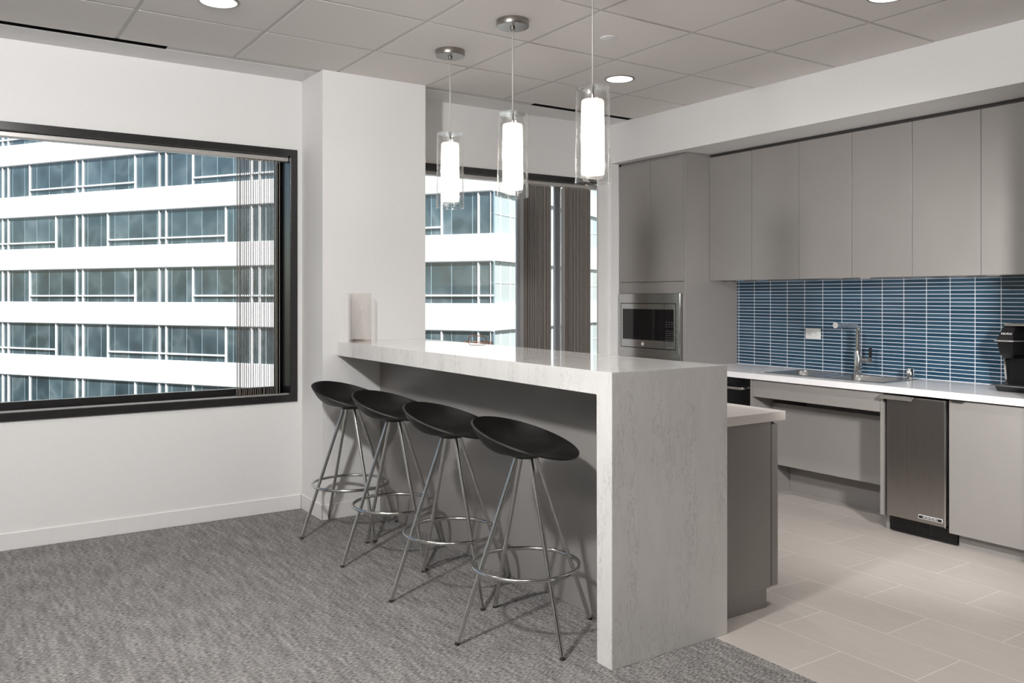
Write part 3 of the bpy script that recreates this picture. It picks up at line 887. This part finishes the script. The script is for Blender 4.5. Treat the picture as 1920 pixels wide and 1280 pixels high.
for (x0, x1, y0, y1) in BW:      # corner fillets between square hole and round bowl
    L = rrect(x0, x1, y0, y1, .07, zr)
    for c_, (cx, cy) in enumerate(((x1, y1), (x0, y1), (x0, y0), (x1, y0))):
        vs = [b.verts.new(p) for p in L[c_ * 7:(c_ + 1) * 7]]; cv = b.verts.new((cx, cy, zr))
        for i in range(6): b.faces.new((cv, vs[i], vs[i + 1]))
obj('rim', b, 'sink', r)
for (x0, x1, y0, y1) in BW:
    b = bm_new()
    skin(b, [rrect(x0, x1, y0, y1, .07, zr), rrect(x0 + .004, x1 - .004, y0 + .004, y1 - .004, .068, zr - .006), rrect(x0 + .010, x1 - .010, y0 + .010, y1 - .010, .065, zr - .12),
             rrect(x0 + .03, x1 - .03, y0 + .03, y1 - .03, .06, zr - .145), rrect(x0 + .10, x1 - .10, y0 + .10, y1 - .10, .05, zr - .150)])
    bw = obj('bowl', b, 'sink', r)
    b = bm_new(); lathe(b, [(0, .002), (.03, .002), (.04, .004), (.042, 0)], ((x0 + x1) / 2, (y0 + y1) / 2, zr - .150), 24); obj('drain', b, 'chrome', bw)

# tap
r = thing('kitchen_tap', 'tall chrome kitchen tap with straight spout and side lever', 'tap', (4.945, 3.335, CT + .004))
fx, fy = 4.945, 3.335; z0 = CT + .004
b = bm_new(); lathe(b, [(0, 0), (.030, 0), (.030, .006), (.0245, .009), (.0245, .150), (.023, .154), (.017, .156), (.017, .170), (0, .170)], (fx, fy, z0), 32); obj('body', b, 'chrome', r)
b = bm_new(); pts = [(fx, fy, z0 + .16), (fx, fy, z0 + .285)]
for k in range(1, 7):
    a = k * PI / 12; pts.append((fx - .028 * (1 - math.cos(a)), fy, z0 + .285 + .028 * math.sin(a)))
pts += [(fx - .10, fy, z0 + .317), (fx - .205, fy, z0 + .322)]
tube(b, pts, .0150, 20); obj('spout', b, 'chrome', r)
b = bm_new(); tube(b, [(fx - .195, fy, z0 + .3215), (fx - .238, fy, z0 + .3235)], .0195, 22); obj('spray_head', b, 'chrome', r)
b = bm_new(); tube(b, [(fx, fy - .018, z0 + .098), (fx, fy - .095, z0 + .098)], .0125, 18); tube(b, [(fx, fy - .088, z0 + .082), (fx, fy - .088, z0 + .112)], .015, 16); lv = obj('lever', b, 'chrome', r)
b = bm_new(); box(b, fx - .008, fx + .008, fy - .096, fy - .080, z0 + .113, z0 + .178, .003); obj('lever_grip', b, 'frame', lv, 'dark upright grip')
b = bm_new(); lathe(b, [(0, 0), (.026, 0), (.026, .004), (.0225, .006), (.0225, .060), (.020, .064), (0, .066)], (4.938, 2.972, CT + .0042), 28)
for k in range(5): box(b, 4.914, 4.9165, 2.958 + k * .006, 2.961 + k * .006, CT + .02, CT + .055)
tag(obj('air_gap', b, 'chrome'), 'short chrome air gap cylinder at the right end of the sink', 'air gap')

# outlet
r = thing('wall_outlet', 'white double socket mounted sideways on the blue mosaic left of the tap', 'outlet', (XR - .01, 3.753, 1.081))
ox = XR - .0095
b = bm_new(); box(b, ox - .006, ox, 3.692, 3.814, 1.043, 1.119, .002); obj('cover_plate', b, 'white_plastic', r)
for yy in (3.778, 3.728):
    b = bm_new(); box(b, ox - .0075, ox - .0055, yy - .017, yy + .017, 1.067, 1.095, .004); s_ = obj('receptacle', b, 'white_plastic', r)
    b = bm_new(); box(b, ox - .0080, ox - .0072, yy - .007, yy + .002, 1.073, 1.0745); box(b, ox - .0080, ox - .0072, yy - .007, yy + .002, 1.0865, 1.088); box(b, ox - .0080, ox - .0072, yy + .006, yy + .010, 1.079, 1.083); obj('slots', b, 'black_plastic', s_)

# coffee maker
r = thing('coffee_maker', 'black single-cup coffee maker at the right end of the worktop', 'coffee maker', (4.86, 2.22, CT))
KY0, KY1 = 2.075, 2.340
b = bm_new(); prism(b, [(4.728, CT + .001), (5.02, CT + .001), (5.02, CT + .030), (4.700, CT + .030)], 'y', KY0 + .01, KY1 + .010); obj('base', b, 'black_plastic', r)
b = bm_new(); box(b, 4.690, 4.86, KY0, KY1 + .030, CT + .031, CT + .036, .002); tr_ = obj('drip_tray', b, 'frame', r)
b = bm_new()
for k in range(12): box(b, 4.705 + k * .011, 4.709 + k * .011, KY0 + .02, KY1, CT + .0362, CT + .0378)
tube(b, [(4.689, KY0, CT + .0345), (4.689, KY1 + .030, CT + .0345)], .0022, 8)
obj('tray_grid', b, 'satin', tr_)
b = bm_new(); box(b, 4.845, 5.03, KY0 + .005, KY1 + .004, CT + .031, 1.165, .012, 3); obj('column', b, 'black_plastic', r)
b = bm_new(); prism(b, [(4.800, CT + .037), (4.846, CT + .037), (4.846, 1.02), (4.775, 1.02)], 'y', KY1 - .006, KY1 + .004)
obj('side_trim', b, 'satin', r, 'slim silver upright at the front edge')
b = bm_new(); box(b, 4.815, 4.846, KY0 + .005, KY1 - .007, CT + .037, 1.03); obj('front_panel', b, 'black_plastic', r)
b = bm_new()   # head: tapering nose
def ringpoly(x_f, half, z):
    yc = (2.2775 + 2.365) / 2 - .010
    return [(x_f, yc + half, z), (x_f, yc - half, z), (x_f + .05, yc - half - .030, z), (5.00, KY0 + .01, z), (5.00, KY1 + .004, z), (x_f + .06, KY1 + .012, z)]
skin(b, [ringpoly(4.770, .026, 1.008), ringpoly(4.745, .034, 1.030), ringpoly(4.728, .040, 1.100), ringpoly(4.735, .038, 1.125), ringpoly(4.775, .030, 1.180)])
for f in b.faces: f.smooth = False
b.faces.new([v for v in b.verts[:6]][::-1]) if hasattr(b.verts, 'ensure_lookup_table') and (b.verts.ensure_lookup_table() or True) else None
hd = obj('brew_head', b, 'black_plastic', r)
b = bm_new(); yc = 2.311
pts = [(4.86, yc + .066, 1.105), (4.78, yc + .063, 1.104), (4.725, yc + .053, 1.103), (4.716, yc + .040, 1.103), (4.716, yc - .036, 1.103), (4.725, yc - .050, 1.103), (4.80, yc - .09, 1.104), (4.86, yc - .12, 1.106)]
tube(b, pts, .0045, 10); obj('handle', b, 'chrome', hd)
b = bm_new(); box(b, 4.765, 5.0, KY0 + .02, KY1 - .005, 1.182, 1.196, .004); obj('lid', b, 'satin', hd, 'silver top plate')
text_mesh('lettering', 'KEURIG', .0165, 'letter', face_mx(4.7415, 2.309, 1.140, -math.atan2(.04, .055)), hd, .0006)

# ------------------------------------------------------------------ outside: office block across the street
C0 = Vector((26.1, 40.8, 0)); U = Vector((-.525, .851, 0)).normalized(); Wd = Vector((.851, .525, 0)).normalized()
def facade_obj(name, bm, mat, parent, U_, N_):
    """bm in facade coordinates: x along facade, y outwards (towards us), z up. Keeps that local frame."""
    bmesh.ops.recalc_face_normals(bm, faces=bm.faces[:])
    me = bpy.data.meshes.new(name); bm.to_mesh(me); bm.free(); me.materials.append(M[mat])
    o = bpy.data.objects.new(name, me); COL.objects.link(o)
    m = Matrix((( U_.x, N_.x, 0, 0), (U_.y, N_.y, 0, 0), (0, 0, 1, 0), (0, 0, 0, 1)))
    o.matrix_local = m
    if parent: o.parent = parent
    return o
r = thing('office_building', 'white banded office building with bluish ribbon windows across the street', 'building', (C0.x, C0.y, 0))
N1 = Vector((-.851, -.525, 0)).normalized(); N2 = Vector((.525, -.851, 0)).normalized()
ZB = [-.6 + 4 * k for k in range(-7, 6)]; LEN = 62.; LEN2 = 34.
for k, z in enumerate(ZB):
    b = bm_new(); box(b, 0, LEN, -.55, .0, z, z + 1.51); facade_obj('spandrel', b, 'band', r, U, N1)
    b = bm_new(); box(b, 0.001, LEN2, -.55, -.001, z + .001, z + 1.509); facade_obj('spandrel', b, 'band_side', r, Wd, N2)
    g0, g1 = z + 1.51, z + 4.0
    pz = k % 2      # parity of the pattern;  z=-.6 (k=7) is row D
    b = bm_new()
    PAIR = [.85 + 8.2 * i for i in range(-1, 8)]
    vs = []
    for i, P_ in enumerate(PAIR):
        vs += [P_ - .30, P_ + .34] if i != 1 else [.98]
        # row D (k odd): singles at 28.1 / 22.6 / 39.1 ; row C at 30.7 / 19.8 / 36.2
        bay_even = (i % 2 == 0)
        if pz == 1: vs.append(P_ + (2.65 if bay_even else 5.45))
        else: vs.append(P_ + (5.35 if bay_even else 2.55))
    for v in vs:
        if 0 < v < LEN - .2: box(b, v - .042, v + .042, -.2, -.10, g0, g1)
    zt = g0 + .50
    for j in range(-1, 5):
        a0 = (11.7 if pz == 1 else 3.4) + 16.4 * j; a1 = a0 + 10.95
        a0 = max(a0, 0); a1 = min(a1, LEN)
        if a1 > a0 + .1: box(b, a0, a1, -.2, -.07, zt - .05, zt + .05)
    box(b, 0, LEN, -.2, -.06, g1 - .06, g1); box(b, 0, LEN, -.2, -.06, g0, g0 + .05)
    facade_obj('mullions', b, 'facade_mullion', r, U, N1)
    # one glazed bay per window, between the mullion pairs
    for i in range(-1, 8):
        a0 = max(.0, .85 + 8.2 * i); a1 = min(LEN, .85 + 8.2 * (i + 1))
        if a1 <= a0: continue
        if z < -16: continue
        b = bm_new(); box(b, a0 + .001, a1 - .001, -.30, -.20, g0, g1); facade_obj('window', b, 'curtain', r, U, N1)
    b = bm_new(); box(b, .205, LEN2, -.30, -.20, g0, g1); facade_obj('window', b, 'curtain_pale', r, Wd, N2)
    b = bm_new()
    for v in [.1 + 1.36 * q for q in range(25)]:
        box(b, v - .018, v + .018, -.2, -.17, g0, g1)
    box(b, .2, LEN2, -.2, -.17, g0 + 1.2, g0 + 1.23)
    facade_obj('mullions', b, 'facade_mullion', r, Wd, N2)
b = bm_new(); box(b, .6, LEN - .5, -16, -.6, -28.6, 51 - 4); facade_obj('core', b, 'black', r, U, N1)

b = bm_new(); box(b, -160, 200, YO + 1, 200, -29, -28.6); o = struct('ground', b, 'ground')

# street trees, crowns just below the windows
def tree(x, y, zt, rad, label, seed):
    rr = random.Random(seed)
    r = thing('street_tree', label, 'tree', (x, y, -28.6), 'trees in the street below')
    b = bm_new(); tube(b, [(x, y, -28.6), (x + .1, y, -28.6 + (zt + 28.6) * .5), (x, y, zt - rad)], .35, 8, r_end=.15); obj('trunk', b, 'bark', r)
    b = bm_new()
    for k in range(900):
        a = rr.uniform(0, 2 * PI); ph = math.acos(rr.uniform(-1, 1)); q = rad * rr.uniform(.55, 1) ** .5
        p = Vector((x + q * math.sin(ph) * math.cos(a), y + q * math.sin(ph) * math.sin(a), zt - rad + q * math.cos(ph) * 1.2))
        d1 = Vector((rr.uniform(-1, 1), rr.uniform(-1, 1), rr.uniform(-1, 1))).normalized(); d2 = d1.orthogonal().normalized(); s_ = rr.uniform(.15, .38)
        vs = [b.verts.new(p + d1 * s_), b.verts.new(p + d2 * s_ * .6), b.verts.new(p - d1 * s_), b.verts.new(p - d2 * s_ * .6)]
        b.faces.new(vs)
    o = obj('crown', b, 'leaf', r)
tree(-6.5, 34, -2.6, 5.5, 'leafy green tree beyond the lower left corner of the large window', 3)
